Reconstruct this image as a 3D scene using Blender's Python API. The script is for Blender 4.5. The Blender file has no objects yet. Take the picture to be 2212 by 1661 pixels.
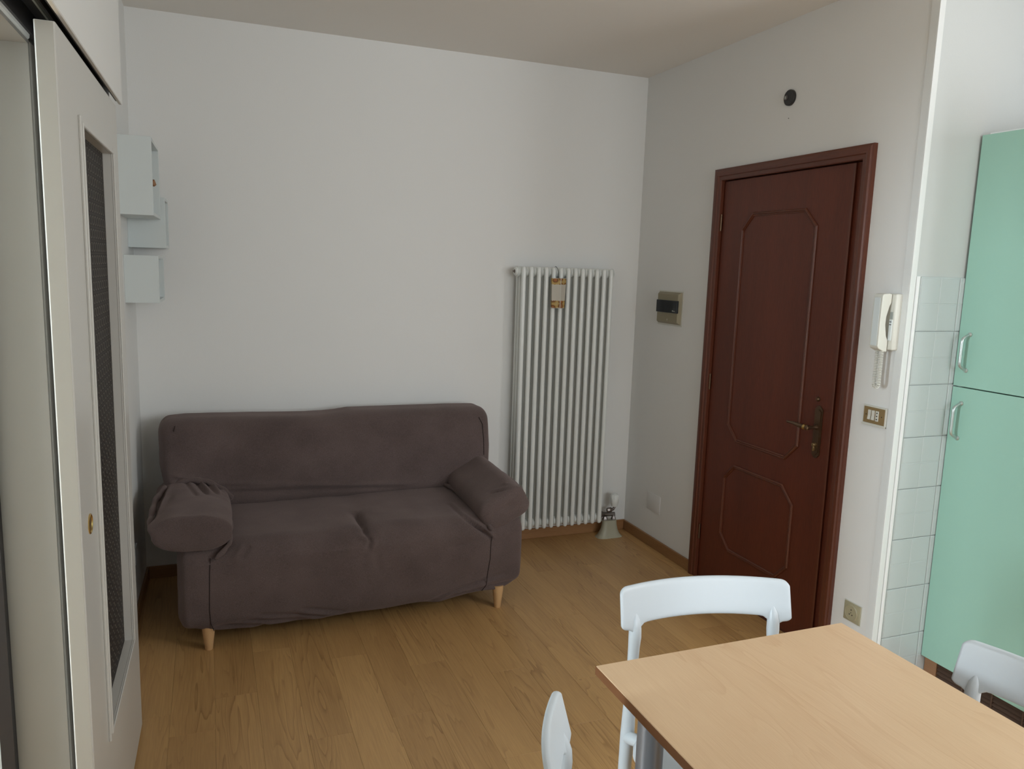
import bpy, bmesh, math, random
import numpy as np
from mathutils import Vector, Matrix, noise
random.seed(7)
PI = math.pi
SC = bpy.context.scene
COL = SC.collection

# ------------------------------------------------------------------ camera
F_PX = 1669.14
yaw, pit, rol = 0.3759, -0.1501, 0.0322
fwd = Vector((math.sin(yaw)*math.cos(pit), math.cos(yaw)*math.cos(pit), math.sin(pit)))
rgt = Vector((math.cos(yaw), -math.sin(yaw), 0)); upv = rgt.cross(fwd)
r_ = rgt*math.cos(rol)+upv*math.sin(rol); u_ = -rgt*math.sin(rol)+upv*math.cos(rol)
cam = bpy.data.cameras.new('camera'); camo = bpy.data.objects.new('camera', cam); COL.objects.link(camo)
camo.matrix_world = Matrix(((r_.x,u_.x,-fwd.x,-2.3926),(r_.y,u_.y,-fwd.y,-4.0749),(r_.z,u_.z,-fwd.z,1.596),(0,0,0,1)))
cam.sensor_fit = 'HORIZONTAL'; cam.sensor_width = 36; cam.lens = F_PX/2212*36; cam.clip_start = 0.02
SC.camera = camo

# ------------------------------------------------------------------ world, lights, exposure
w = bpy.data.worlds.new('world'); SC.world = w; w.use_nodes = True
w.node_tree.nodes['Background'].inputs[0].default_value = (0.62,0.74,0.92,1)
w.node_tree.nodes['Background'].inputs[1].default_value = 0.6
SC.view_settings.view_transform = 'Standard'; SC.view_settings.look = 'None'
SC.view_settings.exposure = 0.0; SC.view_settings.gamma = 1; SC.view_settings.use_curve_mapping = False
def area(name, loc, target, sx, sy, power, col, spread=180):
    l = bpy.data.lights.new(name, 'AREA'); l.shape = 'RECTANGLE'; l.size = sx; l.size_y = sy
    l.energy = power; l.color = col; l.spread = math.radians(spread)
    o = bpy.data.objects.new(name, l); COL.objects.link(o); o.location = loc
    o.rotation_euler = (Vector(target)-Vector(loc)).to_track_quat('-Z','Y').to_euler()
    return o
# daylight through the kitchen window behind the camera
area('window_daylight', (-0.70,-7.30,1.90), (-0.90,0,1.3), 2.7, 1.4, 88, (0.88,0.95,1.0))
# daylight through the kitchen window on the right, over the worktop side
area('kitchen_daylight', (0.80,-3.55,1.70), (-2.6,-2.6,1.1), 1.1, 1.0, 54, (0.92,0.96,1.0))
# daylight of the hallway coming through the open doorway on the left
area('hallway_daylight', (-7.3,-2.98,1.90), (0,-1.6,1.3), 0.9, 1.2, 225, (0.77,0.90,1.0))

# ------------------------------------------------------------------ helpers
FR = {}
def tag(o, label=None, cat=None, group=None, kind=None):
    if label: o['label'] = label
    if cat: o['category'] = cat
    if group: o['group'] = group
    if kind: o['kind'] = kind
    return o
def thing(name, label, cat, loc=(0,0,0), rotz=0, group=None, kind=None, local=False):
    o = bpy.data.objects.new(name, None); COL.objects.link(o); o.location = loc; o.rotation_euler = (0,0,rotz)
    o.empty_display_size = 0.1
    tag(o, label, cat, group, kind)
    FR[o.name] = Vector((0,0,0)) if local else Vector(loc)
    return o
class MB:
    def __init__(s): s.v=[]; s.f=[]; s.sm=[]
    def add(s, vs, fs, smooth=False):
        b=len(s.v); s.v += [tuple(p) for p in vs]; s.f += [tuple(b+i for i in f) for f in fs]; s.sm += [smooth]*len(fs); return s
    def box(s, x0,x1,y0,y1,z0,z1, bev=0, seg=1):
        if x0>x1: x0,x1=x1,x0
        if y0>y1: y0,y1=y1,y0
        if z0>z1: z0,z1=z1,z0
        bm=bmesh.new(); bmesh.ops.create_cube(bm,size=1)
        for v in bm.verts: v.co=Vector(((x0+x1)/2+v.co.x*(x1-x0),(y0+y1)/2+v.co.y*(y1-y0),(z0+z1)/2+v.co.z*(z1-z0)))
        if bev>0:
            bev=min(bev,0.45*min(x1-x0,y1-y0,z1-z0))
            bmesh.ops.bevel(bm,geom=list(bm.edges),offset=bev,segments=seg,profile=0.5,affect='EDGES')
        bm.verts.index_update(); s.add([v.co.copy() for v in bm.verts],[[v.index for v in f.verts] for f in bm.faces],seg>1); bm.free(); return s
    def prism(s, pts, axis, a, b, smooth=False):
        # pts 2D polygon; axis 'x' -> (y,z), 'y' -> (x,z), 'z' -> (x,y)
        def P(p,t): return {'x':(t,p[0],p[1]),'y':(p[0],t,p[1]),'z':(p[0],p[1],t)}[axis]
        n=len(pts); vs=[P(p,a) for p in pts]+[P(p,b) for p in pts]
        bi=len(s.v); s.v+=vs
        s.f.append(tuple(bi+i for i in range(n))); s.sm.append(False)
        s.f.append(tuple(bi+n+i for i in reversed(range(n)))); s.sm.append(False)
        for i in range(n):
            j=(i+1)%n; s.f.append((bi+i,bi+n+i,bi+n+j,bi+j)); s.sm.append(smooth)
        return s
    def tube(s, path, rad, n=12, cap=True, closed=False):
        path=[Vector(p) for p in path]; m=len(path)
        rads = rad if isinstance(rad,(list,tuple)) else [rad]*m
        T=[]
        for i in range(m):
            if closed: t=path[(i+1)%m]-path[i-1]
            else: t=path[min(i+1,m-1)]-path[max(i-1,0)]
            T.append(t.normalized())
        up=Vector((0,0,1)) if abs(T[0].z)<0.9 else Vector((1,0,0))
        N=T[0].cross(up).normalized(); vs=[]
        for i in range(m):
            N=(N-T[i]*N.dot(T[i])); 
            if N.length<1e-6: N=T[i].orthogonal()
            N.normalize(); B=T[i].cross(N)
            for k in range(n):
                a=2*PI*k/n; vs.append(path[i]+(N*math.cos(a)+B*math.sin(a))*rads[i])
        fs=[]
        mm = m if closed else m-1
        for i in range(mm):
            j=(i+1)%m
            for k in range(n): fs.append((i*n+k,i*n+(k+1)%n,j*n+(k+1)%n,j*n+k))
        s.add(vs,fs,True)
        if cap and not closed:
            b=len(s.v)-len(vs)
            s.f.append(tuple(b+k for k in reversed(range(n)))); s.sm.append(False)
            s.f.append(tuple(b+(m-1)*n+k for k in range(n))); s.sm.append(False)
        return s
    def cyl(s, a, b, r, n=20, r2=None): return s.tube([a,b],[r, r if r2 is None else r2],n)
    def lathe(s, prof, origin, axis, n=24):
        # prof: (radius, distance along axis)
        ax=Vector(axis).normalized(); o=Vector(origin); e1=ax.orthogonal().normalized(); e2=ax.cross(e1)
        vs=[]; fs=[]
        for (r,d) in prof:
            for k in range(n):
                a=2*PI*k/n; vs.append(o+ax*d+(e1*math.cos(a)+e2*math.sin(a))*max(r,1e-5))
        for i in range(len(prof)-1):
            for k in range(n): fs.append((i*n+k,i*n+(k+1)%n,(i+1)*n+(k+1)%n,(i+1)*n+k))
        s.add(vs,fs,True)
        b=len(s.v)-len(vs)
        s.f.append(tuple(b+k for k in reversed(range(n)))); s.sm.append(False)
        s.f.append(tuple(b+(len(prof)-1)*n+k for k in range(n))); s.sm.append(False)
        return s
    def build(s, name, mat, parent=None, subd=0, autosmooth=40):
        off = FR[parent.name] if parent else Vector((0,0,0))
        me=bpy.data.meshes.new(name)
        me.from_pydata([(p[0]-off.x,p[1]-off.y,p[2]-off.z) for p in s.v],[],s.f); me.validate(); me.update()
        bm=bmesh.new(); bm.from_mesh(me); bmesh.ops.recalc_face_normals(bm,faces=bm.faces); bm.to_mesh(me); bm.free()
        if len(s.sm)==len(me.polygons): me.polygons.foreach_set('use_smooth',s.sm)
        me.materials.append(mat)
        if any(s.sm) and autosmooth: me.set_sharp_from_angle(angle=math.radians(autosmooth))
        o=bpy.data.objects.new(name,me); COL.objects.link(o)
        if parent: o.parent=parent
        FR[o.name]=off.copy()
        if subd:
            m=o.modifiers.new('s','SUBSURF'); m.levels=subd; m.render_levels=subd
        return o
def bx(name,x0,x1,y0,y1,z0,z1,mat,parent=None,bev=0,seg=1): return MB().box(x0,x1,y0,y1,z0,z1,bev,seg).build(name,mat,parent)
def struct(o,label,cat): return tag(o,label,cat,kind='structure')

# the left wall is 1.15 degrees off square: everything on it is turned about the back left corner
PIV=Vector((-2.7145,0,0)); ROTL=Matrix.Translation(PIV)@Matrix.Rotation(math.radians(-1.15),4,'Z')@Matrix.Translation(-PIV)
def onleft(o):
    o.matrix_world = ROTL@o.matrix_basis
    return o
# ------------------------------------------------------------------ materials
def nt(name):
    m=bpy.data.materials.new(name); m.use_nodes=True; t=m.node_tree; return m,t,t.nodes['Principled BSDF']
def node(t,typ,**k):
    n=t.nodes.new(typ)
    for a,b in k.items(): setattr(n,a,b)
    return n
def simple(name,col,rough=0.5,metal=0,spec=0.5,bump=0,bscale=200,var=0):
    m,t,p=nt(name); p.inputs['Base Color'].default_value=(*col,1); p.inputs['Roughness'].default_value=rough
    p.inputs['Metallic'].default_value=metal; p.inputs['Specular IOR Level'].default_value=spec
    if bump or var:
        tc=node(t,'ShaderNodeTexCoord'); n=node(t,'ShaderNodeTexNoise'); n.inputs['Scale'].default_value=bscale; n.inputs['Detail'].default_value=3
        t.links.new(tc.outputs['Object'],n.inputs['Vector'])
        if bump:
            b=node(t,'ShaderNodeBump'); b.inputs['Strength'].default_value=bump; b.inputs['Distance'].default_value=0.002
            t.links.new(n.outputs['Fac'],b.inputs['Height']); t.links.new(b.outputs['Normal'],p.inputs['Normal'])
        if var:
            n2=node(t,'ShaderNodeTexNoise'); n2.inputs['Scale'].default_value=bscale*0.03; n2.inputs['Detail'].default_value=4
            t.links.new(tc.outputs['Object'],n2.inputs['Vector'])
            mx=node(t,'ShaderNodeMix',data_type='RGBA')
            mx.inputs[6].default_value=tuple(c*(1-var) for c in col)+(1,); mx.inputs[7].default_value=tuple(min(1,c*(1+var)) for c in col)+(1,)
            t.links.new(n2.outputs['Fac'],mx.inputs[0]); t.links.new(mx.outputs[2],p.inputs['Base Color'])
    return m
def wood(name, dark, light, axis='y', rough=0.4, scale=1.0, contrast=1.0, rings=7, pervar=0.0, stretch=9, ringamt=0.35, fine=0.5, bump=0.05, coat=0):
    """wood: cathedral contour lines of a stretched noise + fine fibres, grain running along axis"""
    m,t,p=nt(name); L=t.links.new
    tc=node(t,'ShaderNodeTexCoord'); info=node(t,'ShaderNodeObjectInfo')
    off=node(t,'ShaderNodeVectorMath',operation='SCALE'); off.inputs['Scale'].default_value=37.0
    cmb=node(t,'ShaderNodeCombineXYZ'); 
    for i in range(3): L(info.outputs['Random'],cmb.inputs[i])
    L(cmb.outputs[0],off.inputs[0])
    add=node(t,'ShaderNodeVectorMath',operation='ADD'); L(tc.outputs['Object'],add.inputs[0])
    if pervar>0: L(off.outputs[0],add.inputs[1])
    mp=node(t,'ShaderNodeMapping'); s=[scale*stretch]*3; s['xyz'.index(axis)]=scale; mp.inputs['Scale'].default_value=s
    L(add.outputs[0],mp.inputs['Vector'])
    n1=node(t,'ShaderNodeTexNoise'); n1.inputs['Scale'].default_value=0.9; n1.inputs['Detail'].default_value=2.5; n1.inputs['Roughness'].default_value=0.45; n1.inputs['Distortion'].default_value=0.25
    L(mp.outputs[0],n1.inputs['Vector'])
    mask=node(t,'ShaderNodeTexNoise'); mask.inputs['Scale'].default_value=.7; mask.inputs['Detail'].default_value=1; L(mp.outputs[0],mask.inputs['Vector'])
    mk=node(t,'ShaderNodeMapRange'); mk.inputs[1].default_value=.42; mk.inputs[2].default_value=.62; mk.inputs[3].default_value=.15; mk.inputs[4].default_value=1.15; L(mask.outputs['Color'],mk.inputs[0])
    mul=node(t,'ShaderNodeMath',operation='MULTIPLY'); mul.inputs[1].default_value=rings*2.2; L(n1.outputs['Fac'],mul.inputs[0])
    fr=node(t,'ShaderNodeMath',operation='FRACT'); L(mul.outputs[0],fr.inputs[0])
    rp=node(t,'ShaderNodeValToRGB'); e=rp.color_ramp; e.elements[0].position=0.0; e.elements[0].color=(0,0,0,1); e.elements[1].position=0.75; e.elements[1].color=(.35,.35,.35,1)
    q=e.elements.new(0.95); q.color=(1,1,1,1); q=e.elements.new(1.0); q.color=(0,0,0,1)
    L(fr.outputs[0],rp.inputs[0])
    mp2=node(t,'ShaderNodeMapping'); s2=[scale*260]*3; s2['xyz'.index(axis)]=scale*9; mp2.inputs['Scale'].default_value=s2
    L(add.outputs[0],mp2.inputs['Vector'])
    n2=node(t,'ShaderNodeTexNoise'); n2.inputs['Scale'].default_value=1; n2.inputs['Detail'].default_value=3; L(mp2.outputs[0],n2.inputs['Vector'])
    n3=node(t,'ShaderNodeTexNoise'); n3.inputs['Scale'].default_value=0.5; n3.inputs['Detail'].default_value=4; L(mp.outputs[0],n3.inputs['Vector'])
    # combined darkness factor
    a=node(t,'ShaderNodeMath',operation='MULTIPLY'); a.inputs[1].default_value=ringamt; rm=node(t,'ShaderNodeMath',operation='MULTIPLY'); L(rp.outputs[0],rm.inputs[0]); L(mk.outputs[0],rm.inputs[1]); L(rm.outputs[0],a.inputs[0])
    b=node(t,'ShaderNodeMapRange'); b.inputs[1].default_value=.3; b.inputs[2].default_value=.7; b.inputs[3].default_value=0; b.inputs[4].default_value=fine; L(n2.outputs['Fac'],b.inputs[0])
    c=node(t,'ShaderNodeMapRange'); c.inputs[1].default_value=.3; c.inputs[2].default_value=.7; c.inputs[3].default_value=0; c.inputs[4].default_value=.35; L(n3.outputs['Fac'],c.inputs[0])
    s1=node(t,'ShaderNodeMath',operation='ADD'); L(a.outputs[0],s1.inputs[0]); L(b.outputs[0],s1.inputs[1])
    s3=node(t,'ShaderNodeMath',operation='ADD'); L(s1.outputs[0],s3.inputs[0]); L(c.outputs[0],s3.inputs[1]); last=s3
    if pervar>0:
        pv=node(t,'ShaderNodeMath',operation='MULTIPLY_ADD'); pv.inputs[1].default_value=pervar; pv.inputs[2].default_value=-pervar*0.5; L(info.outputs['Random'],pv.inputs[0])
        s4=node(t,'ShaderNodeMath',operation='ADD'); L(s3.outputs[0],s4.inputs[0]); L(pv.outputs[0],s4.inputs[1]); last=s4
    ml=node(t,'ShaderNodeMath',operation='MULTIPLY',use_clamp=True); ml.inputs[1].default_value=contrast; L(last.outputs[0],ml.inputs[0])
    mx=node(t,'ShaderNodeMix',data_type='RGBA'); mx.inputs[6].default_value=(*light,1); mx.inputs[7].default_value=(*dark,1)
    L(ml.outputs[0],mx.inputs[0]); L(mx.outputs[2],p.inputs['Base Color']); p.inputs['Roughness'].default_value=rough
    if coat: p.inputs['Coat Weight'].default_value=coat; p.inputs['Coat Roughness'].default_value=0.25
    if bump:
        bp=node(t,'ShaderNodeBump'); bp.inputs['Strength'].default_value=bump; bp.inputs['Distance'].default_value=0.001
        L(ml.outputs[0],bp.inputs['Height']); L(bp.outputs['Normal'],p.inputs['Normal'])
    return m
M={}
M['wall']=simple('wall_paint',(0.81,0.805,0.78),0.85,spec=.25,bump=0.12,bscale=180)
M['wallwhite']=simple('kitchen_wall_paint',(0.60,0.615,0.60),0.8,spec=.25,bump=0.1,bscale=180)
M['ceil']=simple('ceiling_paint',(0.86,0.83,0.78),0.9,spec=.2,bump=0.1,bscale=160)
M['trimwhite']=simple('white_trim',(0.78,0.79,0.77),0.35)
M['floor']=wood('laminate',(0.26,0.13,0.044),(0.60,0.36,0.145),'y',rough=0.36,scale=0.95,rings=7,pervar=0.24,stretch=13,ringamt=.50,fine=.24,contrast=.85,bump=0.03)
M['base']=wood('baseboard_wood',(0.22,0.095,0.035),(0.40,0.21,0.088),'x',rough=0.4,scale=3,rings=3,ringamt=.25,fine=.4)
M['basey']=wood('baseboard_wood_side',(0.20,0.088,0.032),(0.36,0.19,0.08),'y',rough=0.4,scale=3,rings=3,ringamt=.25,fine=.4)
M['door']=wood('mahogany',(0.060,0.012,0.005),(0.155,0.033,0.013),'z',rough=0.5,scale=2.2,rings=4,ringamt=.18,fine=.6,contrast=.8,bump=.04)
M['doorframe']=wood('mahogany_frame',(0.065,0.017,0.008),(0.150,0.040,0.018),'z',rough=0.36,scale=3,rings=3,ringamt=.15,fine=.6,contrast=.8)
M['doortop']=wood('mahogany_head',(0.065,0.017,0.008),(0.150,0.040,0.018),'y',rough=0.36,scale=3,rings=3,ringamt=.15,fine=.6,contrast=.8)
M['table']=wood('beech_laminate',(0.56,0.34,0.19),(0.74,0.53,0.33),'y',rough=0.33,scale=1.6,rings=4,stretch=9,ringamt=.42,fine=.34,contrast=.72,bump=0.0)
M['tableedge']=simple('table_edge_band',(0.19,0.080,0.034),0.4,bump=.05,bscale=60,var=.15)
M['leg']=wood('beech_leg',(0.50,0.29,0.13),(0.66,0.42,0.21),'z',rough=0.4,scale=6,rings=2,ringamt=.15,fine=.4)
M['plastic']=simple('white_plastic',(0.56,0.605,0.635),0.38,spec=.5,bump=0.04,bscale=900)
M['cream']=simple('cream_plastic',(0.68,0.67,0.60),0.35)
M['creamgrey']=simple('grey_plastic',(0.38,0.40,0.37),0.45)
M['leafpaint']=simple('cream_lacquer',(0.60,0.585,0.545),0.32,bump=.03,bscale=60)
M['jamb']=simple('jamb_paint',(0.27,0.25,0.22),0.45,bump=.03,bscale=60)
M['radwhite']=simple('radiator_enamel',(0.80,0.82,0.785),0.28)
M['dark']=simple('dark_void',(0.02,0.016,0.015),0.6)
M['track']=simple('track_metal',(0.05,0.045,0.045),0.45,metal=.4)
M['darkplastic']=simple('dark_plastic',(0.022,0.020,0.020),0.35)
M['bronze']=simple('aged_bronze',(0.16,0.10,0.06),0.35,metal=.8,var=.2,bscale=400)
M['brass']=simple('brass',(0.60,0.42,0.16),0.28,metal=1)
M['brassdull']=simple('dull_brass',(0.30,0.21,0.10),0.4,metal=.8)
M['chrome']=simple('satin_metal',(0.50,0.56,0.54),0.3,metal=.75)
M['nickel']=simple('nickel_brass',(0.24,0.215,0.20),0.35,metal=.85)
M['tablemetal']=simple('grey_steel',(0.23,0.24,0.26),0.35,metal=.55)
M['beige']=simple('beige_metallic',(0.30,0.26,0.17),0.42,metal=.15)
M['beigesock']=simple('beige_socket',(0.40,0.36,0.235),0.4)
M['brownplate']=simple('brown_plate',(0.26,0.175,0.075),0.45)
M['black']=simple('smoked_window',(0.010,0.011,0.014),0.15)
M['hole']=simple('hole',(0.02,0.014,0.01),0.8)
M['mint']=simple('mint_laminate',(0.335,0.56,0.455),0.42,bump=.03,bscale=500)
M['mintdark']=simple('mint_edge',(0.10,0.19,0.14),0.5)
M['tile']=simple('white_tile',(0.58,0.62,0.62),0.22,bump=.04,bscale=50)
M['grout']=simple('grout',(0.60,0.62,0.61),0.85)
M['plinth']=wood('plinth_wood',(0.22,0.10,0.045),(0.38,0.20,0.10),'y',rough=0.5,scale=3,rings=3,ringamt=.2,fine=.4)
M['slat']=simple('vent_brown',(0.09,0.05,0.032),0.5)
M['flare']=simple('pipe_cover_plastic',(0.40,0.385,0.29),0.45,bump=.3,bscale=90,var=.1)
M['shelf']=simple('white_shelf',(0.68,0.725,0.715),0.4)
M['ornament']=simple('brown_wood',(0.30,0.15,0.07),0.5)
M['wire']=simple('dark_wire',(0.05,0.05,0.045),0.4,metal=.6)
def fabric():
    m,t,p=nt('slipcover_fabric'); L=t.links.new
    tc=node(t,'ShaderNodeTexCoord')
    n=node(t,'ShaderNodeTexNoise'); n.inputs['Scale'].default_value=420; n.inputs['Detail'].default_value=2; L(tc.outputs['Object'],n.inputs['Vector'])
    v=node(t,'ShaderNodeTexNoise'); v.inputs['Scale'].default_value=5; v.inputs['Detail'].default_value=5; L(tc.outputs['Object'],v.inputs['Vector'])
    ad=node(t,'ShaderNodeMath',operation='MULTIPLY_ADD'); ad.inputs[1].default_value=.6; L(n.outputs['Fac'],ad.inputs[0]); 
    m2=node(t,'ShaderNodeMath',operation='MULTIPLY'); m2.inputs[1].default_value=.4; L(v.outputs['Fac'],m2.inputs[0]); L(m2.outputs[0],ad.inputs[2])
    rp=node(t,'ShaderNodeValToRGB'); rp.color_ramp.elements[0].position=.35; rp.color_ramp.elements[0].color=(0.070,0.050,0.046,1); rp.color_ramp.elements[1].position=.68; rp.color_ramp.elements[1].color=(0.140,0.103,0.096,1)
    L(ad.outputs[0],rp.inputs[0]); L(rp.outputs[0],p.inputs['Base Color'])
    p.inputs['Roughness'].default_value=.95; p.inputs['Specular IOR Level'].default_value=.15; p.inputs['Sheen Tint'].default_value=(.85,.68,.64,1); p.inputs['Sheen Weight'].default_value=.22; p.inputs['Sheen Roughness'].default_value=.6
    b=node(t,'ShaderNodeBump'); b.inputs['Strength'].default_value=.25; b.inputs['Distance'].default_value=.001; L(n.outputs['Fac'],b.inputs['Height']); L(b.outputs['Normal'],p.inputs['Normal'])
    return m
M['fabric']=fabric()
M['seam']=simple('seam_shade',(0.035,0.026,0.025),0.95,spec=.1)
def pattern_glass():
    m,t,p=nt('patterned_dark_glass'); L=t.links.new
    tc=node(t,'ShaderNodeTexCoord'); sp=node(t,'ShaderNodeSeparateXYZ'); L(tc.outputs['Object'],sp.inputs[0])
    def math_(op,a,b=None,c=None):
        n=node(t,'ShaderNodeMath',operation=op)
        for i,x in enumerate((a,b,c)):
            if x is None: continue
            if isinstance(x,(int,float)): n.inputs[i].default_value=x
            else: L(x,n.inputs[i])
        return n.outputs[0]
    u=math_('SUBTRACT',math_('FRACT',math_('DIVIDE',sp.outputs['Y'],0.038)),0.5)
    v=math_('SUBTRACT',math_('FRACT',math_('DIVIDE',sp.outputs['Z'],0.034)),0.5)
    d=math_('SQRT',math_('ADD',math_('MULTIPLY',math_('MULTIPLY',u,u),5.2),math_('MULTIPLY',math_('MULTIPLY',v,v),8.5)))
    ring=math_('SUBTRACT',1.0,math_('MULTIPLY',math_('ABSOLUTE',math_('SUBTRACT',d,0.92)),4.2))
    ring=math_('MAXIMUM',ring,0.0)
    line=math_('MAXIMUM',math_('SUBTRACT',1.0,math_('MULTIPLY',math_('ABSOLUTE',math_('SUBTRACT',math_('ABSOLUTE',v),0.46)),30.0)),0.0); line=math_('MULTIPLY',line,0.45)
    s=node(t,'ShaderNodeMath',operation='MAXIMUM',use_clamp=True); L(ring,s.inputs[0]); L(line,s.inputs[1])
    mx=node(t,'ShaderNodeMix',data_type='RGBA'); mx.inputs[6].default_value=(0.026,0.022,0.020,1); mx.inputs[7].default_value=(0.13,0.115,0.10,1)
    L(s.outputs[0],mx.inputs[0]); L(mx.outputs[2],p.inputs['Base Color']); p.inputs['Roughness'].default_value=.55; p.inputs['Specular IOR Level'].default_value=.08
    b=node(t,'ShaderNodeBump'); b.inputs['Strength'].default_value=.5; b.inputs['Distance'].default_value=.002; L(s.outputs[0],b.inputs['Height']); L(b.outputs['Normal'],p.inputs['Normal'])
    return m
M['glass']=pattern_glass()
def ceramic():
    m,t,p=nt('sunflower_ceramic'); L=t.links.new
    tc=node(t,'ShaderNodeTexCoord'); sp=node(t,'ShaderNodeSeparateXYZ'); L(tc.outputs['Object'],sp.inputs[0])
    mp=node(t,'ShaderNodeMapping'); mp.inputs['Scale'].default_value=(1,0.0,1); L(tc.outputs['Object'],mp.inputs[0])
    vo=node(t,'ShaderNodeTexVoronoi'); vo.inputs['Scale'].default_value=26; vo.inputs['Randomness'].default_value=.35; L(mp.outputs[0],vo.inputs['Vector'])
    nz=node(t,'ShaderNodeTexNoise'); nz.inputs['Scale'].default_value=260; L(mp.outputs[0],nz.inputs['Vector'])
    d=node(t,'ShaderNodeMath',operation='MULTIPLY_ADD'); d.inputs[1].default_value=.22; L(nz.outputs['Fac'],d.inputs[0]); L(vo.outputs['Distance'],d.inputs[2])
    fl=node(t,'ShaderNodeValToRGB'); e=fl.color_ramp; e.interpolation='LINEAR'
    e.elements[0].position=.2; e.elements[0].color=(.42,.16,.05,1); e.elements[1].position=.42; e.elements[1].color=(.33,.11,.02,1)
    q=e.elements.new(.52); q.color=(.12,.045,.008,1); q=e.elements.new(.58); q.color=(.45,.27,.06,1); q=e.elements.new(.75); q.color=(.5,.36,.15,1)
    L(d.outputs[0],fl.inputs[0])
    nb=node(t,'ShaderNodeTexNoise'); nb.inputs['Scale'].default_value=120; L(mp.outputs[0],nb.inputs['Vector'])
    zz=node(t,'ShaderNodeMath',operation='MULTIPLY_ADD'); zz.inputs[1].default_value=.012; L(nb.outputs['Fac'],zz.inputs[0]); L(sp.outputs['Z'],zz.inputs[2])
    band=node(t,'ShaderNodeValToRGB'); band.color_ramp.interpolation='CONSTANT'
    mr=node(t,'ShaderNodeMapRange'); mr.inputs[1].default_value=0; mr.inputs[2].default_value=.175; L(zz.outputs[0],mr.inputs[0]); L(mr.outputs[0],band.inputs[0])
    e=band.color_ramp; e.elements[0].position=0; e.elements[0].color=(0,0,0,1); e.elements[1].position=.05; e.elements[1].color=(1,1,1,1)
    for pos,c in ((.27,0),(.78,1),(.965,0)): q=e.elements.new(pos); q.color=(c,c,c,1)
    mx=node(t,'ShaderNodeMix',data_type='RGBA'); mx.inputs[6].default_value=(.57,.53,.45,1); L(band.outputs[0],mx.inputs[0]); L(fl.outputs[0],mx.inputs[7])
    L(mx.outputs[2],p.inputs['Base Color']); p.inputs['Roughness'].default_value=.3
    return m
M['ceramic']=ceramic()

# ------------------------------------------------------------------ the room
H=2.70; W=2.7145; YA=-1.9474; YF=-7.25; XK=0.84
wb=struct(bx('wall_back',-W-0.1,0.12,0,0.12,0,H,M['wall']),'off white plastered back wall behind the brown sofa','wall')
# left wall with the doorway
mb=MB(); mb.box(-W-0.09,-W,-2.07,0.05,0,H); mb.box(-W-0.09,-W,YF,-2.95,0,H); mb.box(-W-0.09,-W,-2.95,-2.07,2.075,H)
onleft(struct(mb.build('wall_left',M['wall']),'off white left wall behind the cream sliding door','wall'))
# right wall with the entrance door opening
mb=MB(); mb.box(0,0.13,-0.7815,0,0,H); mb.box(0,0.13,YA+0.001,-1.6805,0,H); mb.box(0,0.13,-1.6805,-0.7815,2.0575,H)
struct(mb.build('wall_right',M['wall']),'off white right wall around the mahogany door','wall')
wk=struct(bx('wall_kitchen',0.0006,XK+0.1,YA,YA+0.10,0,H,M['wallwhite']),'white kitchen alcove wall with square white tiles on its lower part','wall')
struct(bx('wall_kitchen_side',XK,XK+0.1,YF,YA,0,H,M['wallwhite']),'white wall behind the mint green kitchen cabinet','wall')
mb=MB(); wx0,wx1,wz0,wz1=-2.08,0.68,1.18,2.62
mb.box(-W-0.1,wx0,YF-0.12,YF,0,H); mb.box(wx1,XK+.1,YF-0.12,YF,0,H); mb.box(wx0,wx1,YF-0.12,YF,0,wz0); mb.box(wx0,wx1,YF-0.12,YF,wz1,H)
struct(mb.build('wall_front',M['wall']),'wall with the window, behind the viewer','wall')
wn=thing('window_1','white framed window behind the viewer','window',((wx0+wx1)/2,YF,wz0),kind='structure')
for (a,b,c,d) in ((wx0,wx0+.04,wz0,wz1),(wx1-.04,wx1,wz0,wz1),(wx0,wx1,wz0,wz0+.04),(wx0,wx1,wz1-.04,wz1)):
    bx('window_frame',a,b,YF-0.015,YF+0.012,c,d,M['trimwhite'],wn)
struct(bx('wall_light_blocker',-W-0.3,-1.60,-4.65,-4.20,0,H,M['wall']),'unseen wall block added behind the viewer to hold back window light','wall')  # added blocker, keeps window light off the sliding door's near edge
wn2=thing('window_2','white framed kitchen window on the right, outside the picture','window',(0.835,-3.55,1.15),kind='structure')
for (a,b,c,d) in ((-4.14,-4.10,1.15,2.25),(-3.0,-2.96,1.15,2.25),(-4.14,-2.96,1.15,1.19),(-4.14,-2.96,2.21,2.25)):
    bx('window_frame',0.80,0.839,a,b,c,d,M['trimwhite'],wn2)
struct(bx('ceiling',-7.6,XK+0.1,YF-.1,0.12,H,H+0.1,M['ceil']),'plain warm grey ceiling','ceiling')
# hallway seen through the doorway
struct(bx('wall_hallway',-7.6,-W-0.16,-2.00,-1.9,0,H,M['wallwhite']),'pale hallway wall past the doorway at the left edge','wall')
mb=MB(); mb.box(-7.6,-7.5,-4.6,-1.9,0,H); mb.box(-7.6,-W-.2,-4.0,-3.9,0,H)
struct(mb.build('wall_hallway_far',M['wall']),'far wall of the hallway beyond the doorway','wall')
# bulkhead above the sliding door
mb=MB(); mb.box(-W,-2.613,-3.2,-1.285,2.115,H); mb.box(-2.613,-2.602,-3.2,-1.285,2.058,H,0.002)
onleft(struct(mb.build('trim_1',M['wall']),'plastered pelmet hiding the sliding door track','trim'))

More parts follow.
